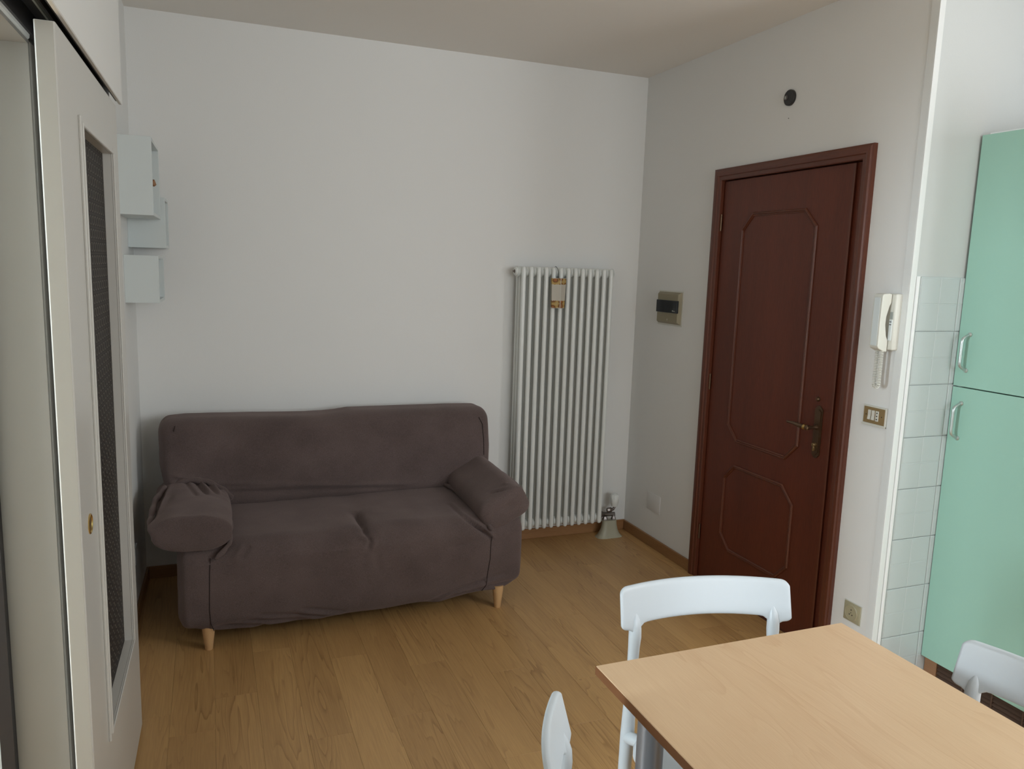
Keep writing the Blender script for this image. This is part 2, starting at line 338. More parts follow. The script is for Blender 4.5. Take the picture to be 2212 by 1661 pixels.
# floor: sub floor and laminate boards
fl=struct(bx('floor',-7.6,XK+0.1,YF-.1,0.12,-0.1,-0.008,M['dark']),'honey brown laminate floor with boards running to the radiator','floor')
BW=0.1465; X0=-0.356
def board_mesh(wd,ln):
    g=0.00018
    b=MB().box(-wd/2+g,wd/2-g,-ln/2+g,ln/2-g,-0.008,0,0.0004)
    me=bpy.data.meshes.new('board'); me.from_pydata(b.v,[],b.f); me.materials.append(M['floor']); return me
cache={}
def board(x0,x1,y0,y1):
    k=(round(x1-x0,4),round(y1-y0,4))
    if k not in cache: cache[k]=board_mesh(*k)
    o=bpy.data.objects.new('board',cache[k]); COL.objects.link(o); o.parent=fl
    o.location=((x0+x1)/2,(y0+y1)/2,0)
known={14:-1.25,15:-1.45,6:-1.815,10:-1.57,1:-0.48}
for k in range(-8,18):
    x1=X0-BW*k+BW; x0=x1-BW
    # strip k spans [X0-BW*k, X0-BW*(k-1)]
    lo=max(x0,-W-.16); hi=x1
    ytop=0.0 if hi<=0.03 else YA
    if lo>=XK: continue
    hi=min(hi, XK) if hi>0.03 else min(hi,0.0)
    if hi-lo<0.005: continue
    yj=known.get(k, None)
    if yj is None: yj=-((k*0.437)%1.0)*1.2-0.12
    ys=[ytop]; y=yj
    while y>ytop: y-=1.2
    while y>YF: ys.append(y); y-=1.2
    ys.append(YF)
    for a,b in zip(ys[:-1],ys[1:]):
        if a-b>0.01: board(lo,hi,b,a)
# strip to the right of the last joint by the right wall
board(X0+BW*2,0.0,-1.3,0.0); board(X0+BW*2,0.0,YA,-1.3)
struct(bx('floor_hallway',-7.5,-W,-3.95,-1.95,-0.009,-0.001,M['floor']),'laminate floor of the hallway beyond the doorway','floor')

# baseboards
BH=0.0615
struct(bx('baseboard_back',-W,0,-0.012,0,0,BH,M['base'],bev=.002),'light brown wooden baseboard along the back wall','baseboard')
mb=MB(); mb.box(-0.012,0,-0.729,-0.012,0,BH,.002); mb.box(-0.012,0,-1.912,-1.733,0,BH,.002)
struct(mb.build('baseboard_right',M['basey']),'light brown wooden baseboard along the right wall','baseboard')
onleft(struct(bx('baseboard_left',-W,-W+0.012,-2.0,-0.012,0,BH,M['basey'],bev=.002),'brown wooden baseboard along the left wall','baseboard'))

# corner guard and tile edging
mb=MB(); mb.box(-0.004,0,YA,YA+0.032,0,H,.001); mb.box(-0.004,0.023,YA-0.004,YA,0,H,.001)
struct(mb.build('trim_2',M['trimwhite']),'white corner guard between the right wall and the tiles','trim')
ZT=1.6118; 
mb=MB(); mb.tube([(0.034,YA-0.001,0),(0.034,YA-0.001,ZT)],0.009,14)
struct(mb.build('trim_3',M['trimwhite']),'rounded white edging strip beside the tiles','trim')
# tiles: 20 cm with quartered relief
T=0.2022
def tile_mesh(wd,ht):
    b=MB(); g=0.0009; b.box(g,wd-g,-0.006,0,g,ht-g,0.0016,2)
    q=0.0035
    for i in (0,1):
        for j in (0,1):
            b.box(g+q+i*wd/2-(q*.4 if i else 0), (i+1)*wd/2-q*(1.4 if i else .6), -0.0068,-0.005, g+q+j*ht/2-(q*.4 if j else 0),(j+1)*ht/2-q*(1.4 if j else .6),0.0008)
    me=bpy.data.meshes.new('tile'); me.from_pydata(b.v,[],b.f); me.materials.append(M['tile']); return me
tm=tile_mesh(T*0.99,T); tl=tile_mesh(T*.99,ZT-7*T)
for c in range(3):
    for r in range(8):
        full=r<7
        o=bpy.data.objects.new('tile',tm if full else tl); COL.objects.link(o); o.parent=wk
        o.location=(0.044+c*T*.99, YA, ZT-(r+1)*T if full else 0)

# ------------------------------------------------------------------ entrance door (right wall)
dr=thing('door_1','reddish mahogany entrance door with two octagonal mouldings','door',(0,-1.231,0),kind='structure')
def casing_profile(w_):  # cross section: (distance from opening edge outwards, protrusion)
    return [(0,0),(0,0.012),(0.004,0.015),(0.018,0.016),(0.022,0.021),(0.030,0.023),(0.044,0.023),(0.050,0.019),(w_,0.017),(w_,0)]
CW=0.056; yl,yr,zt=-0.785,-1.677,2.054
pr=casing_profile(CW)
def mitre_frame(name, mat_v, mat_h):
    # left upright, right upright and head with mitred corners
    n=len(pr)
    def rail(a,b,mat,nm):
        m=MB(); vs=a+b; fs=[(i,(i+1)%n,n+(i+1)%n,n+i) for i in range(n)]+[tuple(range(n)),tuple(reversed(range(n,2*n)))]
        m.add(vs,fs); return m.build(nm,mat,dr)
    L0=[(-h,yl+d,0) for d,h in pr]; L1=[(-h,yl+d,zt+d) for d,h in pr]
    R0=[(-h,yr-d,0) for d,h in pr]; R1=[(-h,yr-d,zt+d) for d,h in pr]
    rail(L0,L1,mat_v,name); rail(R0,R1,mat_v,name); rail(L1,R1,mat_h,name)
mitre_frame('casing',M['doorframe'],M['doortop'])
mb=MB(); mb.box(0.0,0.12,yl,yl+0.003,0,zt+.003); mb.box(0.0,0.12,yr-.003,yr,0,zt+.003); mb.box(0,0.12,yr,yl,zt,zt+.003)
mb.box(0.035,0.05,yl-.012,yl,0,zt); mb.box(0.035,.05,yr,yr+.012,0,zt); mb.box(0.035,.05,yr,yl,zt-.012,zt); mb.box(0.10,0.12,yr,yl,0,zt)  # last box: panel added behind the leaf to stop outside light leaking in
mb.build('jamb',M['doorframe'],dr)
lf=bx('door_leaf',0.004,0.046,-1.630,-0.789,0.004,2.050,M['door'],dr,bev=.002)
bx('leaf_edge',-0.002,0.004,-1.634,-1.622,0.004,2.048,M['doorframe'],lf,bev=.002)
bx('strike_strip',0.012,0.03,-1.676,-1.632,0.0,2.05,M['door'],dr)
mb=MB(); mb.box(0.0,0.13,yr,yl,0,0.004,.001); mb.build('threshold',M['doortop'],dr)
def octo(ya,yb,z0,z1,c=0.072,w_=0.017):
    # moulding ring as a swept half round profile
    P=[(ya-c,z1),(yb+c,z1),(yb,z1-c),(yb,z0+c),(yb+c,z0),(ya-c,z0),(ya,z0+c),(ya,z1-c)]
    cy_=(ya+yb)/2; cz_=(z0+z1)/2; n=8
    prof=[(-.5,0.0),(-.5,.003),(-.25,.006),(-.08,.0045),(.0,.007),(.2,.008),(.4,.0055),(.5,.003),(.5,0)]
    m=MB(); vs=[]
    for i in range(n):
        a=Vector(P[i-1]); b=Vector(P[i]); c_=Vector(P[(i+1)%n])
        d1=(b-a).normalized(); d2=(c_-b).normalized()
        n1=Vector((d1.y,-d1.x)); n2=Vector((d2.y,-d2.x))
        bis=(n1+n2).normalized(); k=1/max(.3,bis.dot(n1))
        for s_,h in prof:
            q=b+bis*(s_*w_*k); vs.append((0.004-h,q.x,q.y))
    mm=len(prof); fs=[]
    for i in range(n):
        j=(i+1)%n
        for k in range(mm-1): fs.append((i*mm+k,i*mm+k+1,j*mm+k+1,j*mm+k))
    m.add(vs,fs); return m.build('moulding',M['doorframe'],lf)
octo(-0.957,-1.443,0.790,1.880); octo(-0.957,-1.443,0.229,0.660)
# handle set
yh=-1.557
def oct_plate(y0,y1,z0,z1,c): return [(y0+c,z0),(y1-c,z0),(y1,z0+c),(y1,z1-c),(y1-c,z1),(y0+c,z1),(y0,z1-c),(y0,z0+c)]
hp=MB(); hp.prism(oct_plate(yh-.022,yh+.022,0.835,1.06,.016),'x',0.004,-0.001); hp.prism(oct_plate(yh-.016,yh+.016,0.850,1.045,.011),'x',-0.001,-0.005)
hset=hp.build('handle_plate',M['bronze'],dr)
mb=MB(); mb.lathe([(0.012,0),(0.012,.006),(0.008,.012),(0.008,.04),(0.011,.046),(0.011,.056),(0.006,.060)],(-0.005,yh,0.968),(-1,0,0),20)
mb.tube([(-0.052,yh,0.968),(-0.054,yh+.02,0.968),(-0.054,yh+.06,0.970),(-0.052,yh+.10,0.972),(-0.048,yh+.13,0.970)],[.009,.0105,.009,.0065,.0055],14)
mb.build('lever',M['bronze'],hset)
mb=MB(); mb.lathe([(0.0112,0),(0.0125,.004),(0.011,.008),(0.0125,.012),(0.0105,.016)],(-0.054,yh+.008,0.968),(0,1,0.02),16); mb.build('lever_collar',M['brass'],hset)
mb=MB(); mb.lathe([(0.0085,0),(0.0085,.012),(0.007,.014)],(-0.005,yh,0.893),(-1,0,0),16); mb.box(-0.017,-0.005,yh-.0045,yh+.0045,0.866,0.893,.002); mb.build('lock_cylinder',M['brassdull'],hset)
mb=MB(); mb.lathe([(0.010,0),(0.010,.006),(0.006,.012)],(0.004,yh+.012,1.087),(-1,0,0),16); mb.build('bolt_knob',M['bronze'],dr)
for z in (0.25,1.05,1.85):
    mb=MB(); mb.cyl((-0.004,yl-.004,z-.04),(-0.004,yl-.004,z+.04),.005,10); mb.build('hinge',M['bronze'],dr)

# ------------------------------------------------------------------ sliding door (left)
XL=-2.6135; yn,yf=-2.258,-1.352; zt2=2.042
sd=thing('door_2','cream sliding door leaf with a tall dark patterned glass pane','door',(XL,(yn+yf)/2,0),kind='structure')
oy0,oy1,oz0,oz1=-2.022,-1.520,0.399,1.881     # inner opening
mb=MB(); x0,x1=XL-0.037,XL
c_=.0035
mb.prism([(x0+c_,yn),(x1-c_,yn),(x1-c_*.3,yn+c_*.3),(x1,yn+c_),(x1,oy0),(x0,oy0),(x0,yn+c_),(x0+c_*.3,yn+c_*.3)],'z',0.012,zt2); mb.prism([(x0,oy1),(x1,oy1),(x1,yf-c_),(x1-c_,yf),(x0,yf)],'z',0.012,zt2)
mb.box(x0,x1,oy0,oy1,0.012,oz0); mb.box(x0,x1,oy0,oy1,oz1,zt2)
mb.build('door_leaf',M['leafpaint'],sd)
bx('leaf_edge',x0+.003,x1-.003,yn-.0006,yn+.001,0.013,zt2-.001,simple('edge_shade',(0.40,0.375,0.325),.4),sd)  # darker strip: dimness of the near edge put into its colour
mb=MB()
m_=0.030
def ring(mb,y0,y1,z0,z1,wd,xa,xb):
    mb.box(xa,xb,y0-wd,y0,z0-wd,z1+wd,.002); mb.box(xa,xb,y1,y1+wd,z0-wd,z1+wd,.002); mb.box(xa,xb,y0,y1,z1,z1+wd,.002); mb.box(xa,xb,y0,y1,z0-wd,z0,.002)
ring(mb,oy0,oy1,oz0,oz1,0.022,XL-.001,XL+.006); ring(mb,oy0,oy1,oz0,oz1,0.009,XL+.004,XL+.009)
mb.build('glass_bead',M['leafpaint'],sd)
bx('glass_pane',XL-0.026,XL-0.021,oy0-.002,oy1+.002,oz0-.002,oz1+.002,M['glass'],sd)
mb=MB(); mb.lathe([(0.0235,0),(0.0235,.002),(0.021,.0035),(0.018,.001),(0.017,-.0005)],(XL,-2.158,0.990),(1,0,0),28); mb.build('flush_pull',M['brass'],sd)
mb=MB(); mb.lathe([(0.0165,0.0),(0.0165,.0012)],(XL,-2.158,0.990),(1,0,0),24); mb.build('pull_recess',M['brassdull'],sd)
mb=MB(); mb.box(-2.70,-2.690,-3.2,-1.32,2.058,2.113); mb.box(-2.69,-2.614,-3.2,-1.32,2.104,2.113); mb.box(-2.6175,-2.6135,-3.2,-1.32,2.062,2.110)
mb.box(-2.646,-2.634,-3.2,-1.32,2.072,2.104)
mb.build('track',M['track'],sd)
mb=MB(); mb.box(-2.642,-2.638,-3.2,-1.33,2.064,2.074); mb.build('track_rail',M['chrome'],sd)
onleft(sd)
# doorway casing and lining
dw=thing('trim_4','cream casing and lining of the open doorway at the left edge','trim',(-W,-2.5,0),kind='structure')
mb=MB(); mb.prism([(-W,2.044),(-2.704,2.044),(-2.696,2.051),(-2.695,2.070),(-2.700,2.075),(-2.701,2.118),(-W,2.118)],'y',-3.0,-2.058)
mb.build('head_casing',M['leafpaint'],dw)
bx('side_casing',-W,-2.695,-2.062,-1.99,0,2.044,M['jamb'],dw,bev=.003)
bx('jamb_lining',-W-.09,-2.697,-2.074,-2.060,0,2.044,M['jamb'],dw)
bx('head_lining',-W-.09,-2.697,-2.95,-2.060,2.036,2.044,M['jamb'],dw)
bx('rebate_shade',-W-.118,-W-.0905,-2.10,-2.00,0,2.044,M['dark'],dw)  # dark strip standing in for the shaded recess beside the lining
onleft(dw)

# ------------------------------------------------------------------ radiator
rx0,pitch=-0.786,0.0449
rad=thing('radiator','tall white thirteen section tubular radiator on the back wall','radiator',(-0.517,-0.09,0.1))
sm=MB()
for yy in (-0.1275,-0.0895,-0.0515):
    path=[(rx0,yy,0.100),(rx0,yy,0.103),(rx0,yy,0.108),(rx0,yy,0.117),(rx0,yy,1.588),(rx0,yy,1.597),(rx0,yy,1.602),(rx0,yy,1.605)]
    sm.tube(path,[.003,.0085,.012,.0133,.0133,.012,.0085,.003],14)
for zc in (0.130,1.577):
    sm.box(rx0-.011,rx0+.011,-0.130,-0.049,zc-.022,zc+.022,.008,2)
    sm.lathe([(0.020,-pitch/2),(0.0265,-pitch/2+.005),(0.0275,-pitch/2+.010),(0.0275,pitch/2-.010),(0.0265,pitch/2-.005),(0.020,pitch/2)],(rx0,-0.0895,zc),(1,0,0),24)
sec=sm.build('section',M['radwhite'],rad)
for i in range(1,13):
    c=sec.copy(); COL.objects.link(c); c.parent=rad; c.location=(pitch*i,0,0)
xs=rx0-pitch/2
mb=MB(); mb.lathe([(0.030,0),(0.030,.004),(0.024,.006),(0.024,.012),(0.019,.014),(0.019,.017)],(xs,-0.0895,1.577),(-1,0,0),28); pl=mb.build('end_plug',M['radwhite'],rad)
mb=MB(); mb.lathe([(0.011,.0165),(0.011,.0175)],(xs,-0.0895,1.577),(-1,0,0),18); mb.lathe([(.005,.017),(.005,.028)],(xs,-0.0895,1.577),(-1,0,0),6); mb.build('bleed_screw',M['nickel'],pl)
xe=rx0+12.5*pitch
mb=MB(); mb.lathe([(0.030,0),(0.030,.004),(0.022,.008),(0.020,.012)],(xe,-0.0895,1.577),(1,0,0),28); mb.build('end_plug',M['radwhite'],rad)
# wall brackets
for x in (-0.72,-0.30):
    bx('bracket',x-.008,x+.008,-0.05,-0.001,1.50,1.53,M['radwhite'],rad); bx('bracket',x-.008,x+.008,-0.05,-0.001,.2,.23,M['radwhite'],rad)
# valve assembly
mb=MB(); vz=0.140; vy=-0.0895
mb.lathe([(0.016,0),(0.0235,.002),(0.0235,.010),(0.020,.018),(0.013,.028),(0.011,.04)],(xe-.004,vy,vz),(1,0,0),18)
mb.tube([(xe+.02,vy,vz),(xe+.055,vy,vz-.004),(xe+.100,vy-.004,vz-.006)],[.011,.012,.013],14)
mb.lathe([(0.013,-.018),(0.0155,-.012),(0.0155,.008),(.011,.014)],(xe+.062,vy-.012,vz+.026),(1,-.15,.15),8)
mb.tube([(xe+.062,vy-.012,vz+.026),(xe+.085,vy-.014,vz+.03),(xe+.096,vy-.014,vz+.045),(xe+.097,vy-.014,vz+.052)],[.010,.009,.006,.006],10)
mb.lathe([(0.010,0),(0.016,.004),(0.017,.014),(.012,.022),(.012,.03)],(xe+.035,vy-.006,vz-.042),(0,0,1),6)
mb.lathe([(0.010,0),(0.015,.004),(0.016,.014),(.012,.022),(.012,.036)],(xe+.092,vy-.008,vz-.044),(0,0,1),6)
vl=mb.build('valve',M['nickel'],rad)
mb=MB(); mb.lathe([(0.013,0),(0.019,.004),(0.0235,.022),(0.0245,.024),(0.026,.034),(0.027,.052),(0.025,.068),(0.018,.078),(.008,.083)],(xe+.090,vy-.016,vz+.045),(0,0,1),24)
th=mb.build('thermostat_head',M['radwhite'],vl)
mb=MB()
for k in range(24):
    a=2*PI*k/24; c,s_=math.cos(a),math.sin(a)
    mb.tube([(xe+.090+c*.0265,vy-.016+s_*.0265,vz+.095),(xe+.090+c*.0255,vy-.016+s_*.0255,vz+.113),(xe+.090+c*.0195,vy-.016+s_*.0195,vz+.121)],.0012,5)
tag(mb.build('grip_ribs',M['trimwhite'],vl),kind='stuff')
for dx in (.035,.092):
    mb=MB(); mb.cyl((xe+dx,vy-.007,0.0),(xe+dx,vy-.007,vz-.04),.008,12); mb.build('pipe',M['trimwhite'],rad)
# flared double pipe cover
mb=MB(); N=40; vs=[]; lv=[(0,.086,.046),(.006,.078,.042),(.02,.066,.036),(.045,.054,.029),(.075,.047,.025),(.103,.044,.023)]
cx_=xe+.0635
for (z,a_,b_) in lv:
    for k in range(N):
        an=2*PI*k/N; c,s_=math.cos(an),math.sin(an)
        pinch=1-0.18*math.exp(-(c/.35)**2)*(1 if z>.02 else .4)
        pw=0.72
        vs.append((cx_+a_*math.copysign(abs(c)**pw,c), vy-.012+b_*pinch*math.copysign(abs(s_)**pw,s_), z))
fs=[(i*N+k,i*N+(k+1)%N,(i+1)*N+(k+1)%N,(i+1)*N+k) for i in range(len(lv)-1) for k in range(N)]
fs.append(tuple((len(lv)-1)*N+k for k in range(N)))
mb.add(vs,fs,True); mb.build('pipe_cover',M['flare'],rad)

# ------------------------------------------------------------------ hanging ceramic humidifier
hm=thing('hanging_humidifier','small cream ceramic humidifier with orange flower bands hung on the radiator','humidifier',(-0.586,-0.145,1.381))
mb=MB(); n=7
def hsec(z,hw): return [(-0.586-hw,-0.1425,z),(-0.586-hw,-0.156,z),(-0.586-hw*.5,-0.167,z),(-0.586,-0.180,z),(-0.586+hw*.5,-0.167,z),(-0.586+hw,-0.156,z),(-0.586+hw,-0.1425,z)]
zs=[(1.381,.036),(1.385,.038),(1.42,.0395),(1.50,.042),(1.542,.0435),(1.546,.0425)]
vs=[p for z,h in zs for p in hsec(z,h)]
fs=[(i*n+k,i*n+(k+1)%n,(i+1)*n+(k+1)%n,(i+1)*n+k) for i in range(len(zs)-1) for k in range(n)]+[tuple(range(n)),tuple(reversed(range((len(zs)-1)*n,len(zs)*n)))]
mb.add(vs,fs); mb.build('ceramic_body',M['ceramic'],hm)
mb=MB(); mb.tube([(-0.586,-0.1808,1.383),(-0.586,-0.1808,1.546)],.0018,8); mb.build('front_ridge',M['cream'],hm)
mb=MB(); mb.tube([(-0.594,-0.110,1.606),(-0.597,-0.125,1.609),(-0.598,-0.138,1.608),(-0.594,-0.147,1.598),(-0.590,-0.150,1.58),(-0.591,-0.150,1.565),(-0.593,-0.152,1.546)],.0016,8); mb.build('hook',M['wire'],hm)

# ------------------------------------------------------------------ things on the right wall
# consumer unit
t=thing('electrical_panel','beige wall consumer unit with a smoked black window left of the mahogany door','electrical panel',(0,-0.375,1.40))
def frustum(y0,y1,z0,z1,xa,xb,ins):
    m=MB(); vs=[(xa,y0,z0),(xa,y1,z0),(xa,y1,z1),(xa,y0,z1),(xb,y0+ins,z0+ins),(xb,y1-ins,z0+ins),(xb,y1-ins,z1-ins),(xb,y0+ins,z1-ins)]
    m.add(vs,[(0,1,2,3),(4,5,6,7),(0,1,5,4),(1,2,6,5),(2,3,7,6),(3,0,4,7)]); return m
mb=frustum(-0.492,-0.262,1.312,1.492,0,-0.022,.014); mb.build('housing',M['beige'],t)
bx('wall_flange',-0.003,0,-0.500,-0.256,1.305,1.497,M['cream'],t,bev=.001)
win=bx('smoked_window',-0.031,-0.020,-0.486,-0.277,1.377,1.445,M['black'],t,bev=.0015)
mb=MB()
for k,(wd,ht) in enumerate(((.005,.0065),(.003,.006),(.003,.0045),(.003,.004),(.003,.004),(.003,.0035))):
    y=-0.441-k*.0048; mb.box(-0.0315,-0.031,y-wd,y,1.386,1.386+ht)
mb.build('window_mark',M['creamgrey'],win)
mb=MB(); mb.box(-0.0228,-0.0218,-0.384,-0.381,1.333,1.343); mb.build('latch_mark',M['cream'],t)
# junction cover
t=MB(); t.box(-0.004,0,-0.398,-0.258,0.212,0.318,.002,2)
tag(t.build('blank_cover_plate',simple('cover_white',(0.76,0.75,0.73),.4)),'blank white junction cover plate low on the wall left of the mahogany door','cover plate')
# round ceiling lamp outlet cap
t=thing('cable_outlet','round dark brown cable outlet on the wall above the mahogany door','cable outlet',(0,-1.221,2.368))
def disc(name,y,z,r,x0,x1,mat,par,n=26): 
    m=MB(); m.lathe([(r,0),(r,(x1-x0)*.8),(r*.93,x1-x0)],(-x0,y,z),(-1,0,0),n); return m.build(name,mat,par)
disc('cap',-1.221,2.368,.034,0,.012,M['darkplastic'],t)
mb=MB(); mb.lathe([(0.011,0),(0.011,.003),(0.008,.003),(0.008,.001)],(-0.012,-1.205,2.370),(-1,0,0),18); mb.build('screw_ring',simple('grey_brown',(0.10,0.085,0.08),.4),t)
mb=MB(); mb.box(-0.0155,-0.012,-1.207,-1.199,2.364,2.376); mb.build('terminal',M['creamgrey'],t)
mb=MB(); mb.lathe([(0.0015,0),(0.001,.004)],(0,-1.219,2.282),(-1,0,0),8); tag(mb.build('nail_hole',M['hole']),'tiny dark nail hole in the wall under the brown cable outlet','nail hole')
# intercom handset
t=thing('intercom_phone','white wall intercom handset hanging right of the mahogany door','intercom',(0,-1.893,1.435))
yb0,yb1=-1.862,-1.928
mb=MB(); mb.box(-0.034,0,yb1+.003,yb0,1.336,1.545,.006,3); bs=mb.build('base',M['cream'],t)
mb=MB(); mb.box(-0.0365,-0.033,-1.918,-1.905,1.452,1.478,.001)
for k in range(6): mb.box(-0.0372,-0.0345,-1.9175,-1.9055,1.4535+k*.004,1.4553+k*.004)
mb.build('speaker_grille',M['creamgrey'],bs)
mb=MB(); mb.box(-0.0385,-0.033,-1.9185,-1.906,1.372,1.449,.001); mb.build('button_panel',M['shelf'],bs)
mb=MB(); mb.box(-0.0392,-0.038,-1.917,-1.9085,1.440,1.4425); mb.box(-0.0392,-0.038,-1.917,-1.9085,1.430,1.4325); mb.build('button_mark',M['hole'],bs)
prof=[(-.036,1.543),(-.050,1.546),(-.078,1.543),(-.082,1.535),(-.084,1.44),(-.083,1.350),(-.079,1.342),(-.055,1.331),(-.036,1.329),(-.036,1.372),(-.046,1.388),(-.055,1.43),(-.054,1.46),(-.044,1.497),(-.036,1.512)]
mb=MB(); mb.prism(prof,'y',-1.907,-1.866)
hs=mb.build('handset',M['cream'],t); bv=hs.modifiers.new('b','BEVEL'); bv.width=.003; bv.segments=3
mb=MB(); mb.box(-.0848,-.083,-1.900,-1.872,1.352,1.53,.001); mb.build('handset_front',M['shelf'],hs)
# coiled cord: helix along a U
def U(s):
    # s 0..1 ; down, round, up
    y0,y1=-1.876,-1.897; zt_,zb_=1.331,1.205; r=(y0-y1)/2; La=zt_-zb_; Lr=PI*r; tot=2*La+Lr; d=s*tot
    x=-.050
    if d<La: return Vector((x,y0-.0*s,zt_-d))
    if d<La+Lr:
        a=(d-La)/r; return Vector((x,(y0+y1)/2+r*math.cos(a),zb_-r*math.sin(a)))
    return Vector((x,y1,zb_+(d-La-Lr)))
path=[]; turns=46; steps=turns*12
for i in range(steps+1):
    s=i/steps; p=U(s); q=U(min(1,s+.002))-U(max(0,s-.002)); q.normalize()
    n1=Vector((1,0,0)); n2=q.cross(n1); a=2*PI*turns*s; R_=.0062
    path.append(p+(n1*math.cos(a)+n2*math.sin(a))*R_)
mb=MB(); mb.tube(path,.0018,6); mb.build('coiled_cord',M['cream'],t)
# switch plate
t=thing('switch_plate','brown switch plate in a cream frame under the intercom','light switch',(0,-1.853,1.075))
bx('frame',-0.007,0,-1.909,-1.797,1.034,1.112,M['cream'],t,bev=.0015)
bx('frame_lip',-0.012,0,-1.909,-1.797,1.034,1.040,M['cream'],t,bev=.001)
bx('face_plate',-0.0085,-0.006,-1.903,-1.803,1.043,1.106,M['brownplate'],t)
for y in (-1.833,-1.851):
    mb=MB(); mb.prism([(-.0085,1.056),(-.0145,1.058),(-.0115,1.075),(-.0125,1.094),(-.0085,1.095)],'y',y-.0066,y+.0066); mb.build('rocker_switch',M['cream'],t)
so=bx('socket_module',-0.0115,-0.0085,-1.8765,-1.8625,1.055,1.095,M['cream'],t,bev=.0008)
mb=MB()
for z in (1.063,1.075,1.087): mb.lathe([(0.0028,0),(0.0028,.0006)],(-.0115,-1.8695,z),(-1,0,0),10)
mb.build('socket_hole',M['hole'],so)
for y in (-1.815,-1.890):
    mb=MB(); mb.lathe([(0.002,0),(0.0018,.001)],(-.0085,y,1.075),(-1,0,0),10); mb.build('screw',M['hole'],t)
# floor level socket
t=thing('power_socket','square beige power socket low on the wall right of the mahogany door','socket',(0,-1.842,0.262))
mb=MB(); mb.box(-0.007,0,-1.884,-1.800,0.224,0.302,.006,3); mb.build('plate',M['beigesock'],t)
bx('wall_flange',-0.002,0,-1.887,-1.797,0.221,0.305,M['cream'],t)
mb=MB(); mb.lathe([(0.033,0),(0.033,.003),(0.030,.005),(0.029,.0035),(0.027,.0035)],(-.007,-1.842,.263),(-1,0,0),32); dsk=mb.build('socket_disc',M['beigesock'],t)
mb=MB()
for y,z,r in ((-1.842,.275,.0026),(-1.842,.263,.0018),(-1.835,.255,.0026),(-1.849,.255,.0026)): mb.lathe([(r,0),(r,.0006)],(-.0106,y,z),(-1,0,0),10)
mb.build('pin_hole',M['hole'],dsk)
# plate on the left wall
mb=MB(); mb.box(-W,-W+.008,-0.50,-0.42,0.26,0.335,.002)
tag(mb.build('wall_socket_plate',M['trimwhite']),'white socket plate on the left wall seen edge on between sofa and sliding door','socket'); onleft(bpy.data.objects['wall_socket_plate'])

# ------------------------------------------------------------------ box shelves in the left corner
def shelf(label,y0,y1,z0,z1,xf,th=0.014):
    t=thing('box_shelf',label,'shelf',(-W,(y0+y1)/2,z0),group='white box shelves on the left wall')
    bx('side_panel',-W,xf,y0,y0+th,z0,z1,M['shelf'],t,bev=.001); bx('side_panel',-W,xf,y1-th,y1,z0,z1,M['shelf'],t,bev=.001)
    bx('top_panel',-W,xf,y0+th,y1-th,z1-th,z1,M['shelf'],t,bev=.001); bx('bottom_panel',-W,xf,y0+th,y1-th,z0,z0+th,M['shelf'],t,bev=.001)
    bx('back_panel',-W,-W+.004,y0+th,y1-th,z0+th,z1-th,M['shelf'],t)
    return onleft(t)
shelf('largest and topmost white box shelf on the left wall',-0.590,-0.225,1.757,2.064,-2.578)
shelf('middle white box shelf, tucked in the corner behind the top one',-0.215,-0.008,1.632,1.856,-2.560)
shelf('lowest white box shelf on the left wall above the sofa',-0.410,-0.110,1.396,1.598,-2.580)
t=thing('shelf_ornament','tiny brown wooden bird shaped ornament inside the topmost box shelf','ornament',(-2.60,-0.37,1.771))
mb=MB(); mb.lathe([(0.016,0),(0.016,.006),(.004,.010)],(-2.612,-0.37,1.771),(0,0,1),16); mb.build('base',M['wire'],t)
mb=MB(); mb.tube([(-2.612,-0.37,1.775),(-2.610,-0.37,1.85),(-2.607,-0.37,1.93)],.0022,8); mb.build('stem',M['wire'],t)
mb=MB(); mb.tube([(-2.622,-0.37,1.895),(-2.608,-0.37,1.905),(-2.594,-0.37,1.903),(-2.584,-0.37,1.892)],[.006,.015,.016,.006],10); mb.build('body',M['ornament'],t); onleft(t)

# ------------------------------------------------------------------ mint kitchen cabinet
xc=0.266; yc0=-1.9565; yc1=-2.555
kc=thing('kitchen_cabinet','tall mint green two door kitchen cabinet beside the white tiles','cabinet',(0.5,(yc0+yc1)/2,0))
mb=MB(); mb.box(xc+.02,XK,yc0-.004,yc0-.020,0.10,2.132); mb.box(xc+.02,XK,yc1+.02,yc1+.004,0.10,2.132); mb.box(xc+.02,XK,yc1+.02,yc0-.02,2.112,2.134); mb.box(xc+.02,XK,yc1+.02,yc0-.02,0.10,0.122)
mb.box(XK-.02,XK,yc1+.02,yc0-.02,0.12,2.112); mb.build('carcass',M['trimwhite'],kc)
bx('top_rim',xc+.004,xc+.022,yc1,yc0-.028,2.129,2.1345,M['trimwhite'],kc)
def bow_handle(par,y,z0,z1):
    m=MB(); xh=xc-.034
    pts=[]; r=[]
    for i in range(17):
        a=i/16; z=z0+(z1-z0)*a; k=min(1,min(a,1-a)/.17); k=math.sin(k*PI/2)
        pts.append((xc-.004-(.030)*k, y+.004*k, z)); r.append(.0042+.0022*k)
    m.tube(pts,r,12)
    for z in (z0,z1): m.lathe([(.0085,0),(.0085,.004),(.0055,.007)],(xc,y,z),(-1,0,0),14)
    m.build('handle',M['chrome'],par)
d1=bx('cabinet_door',xc,xc+.019,yc1,yc0,1.2035,2.130,M['mint'],kc,bev=.0012)
d2=bx('cabinet_door',xc,xc+.019,yc1,yc0,0.095,1.1995,M['mint'],kc,bev=.0012)
bow_handle(d1,-2.004,1.266,1.402); bow_handle(d2,-2.002,1.005,1.140)
pb=MB(); px=0.290
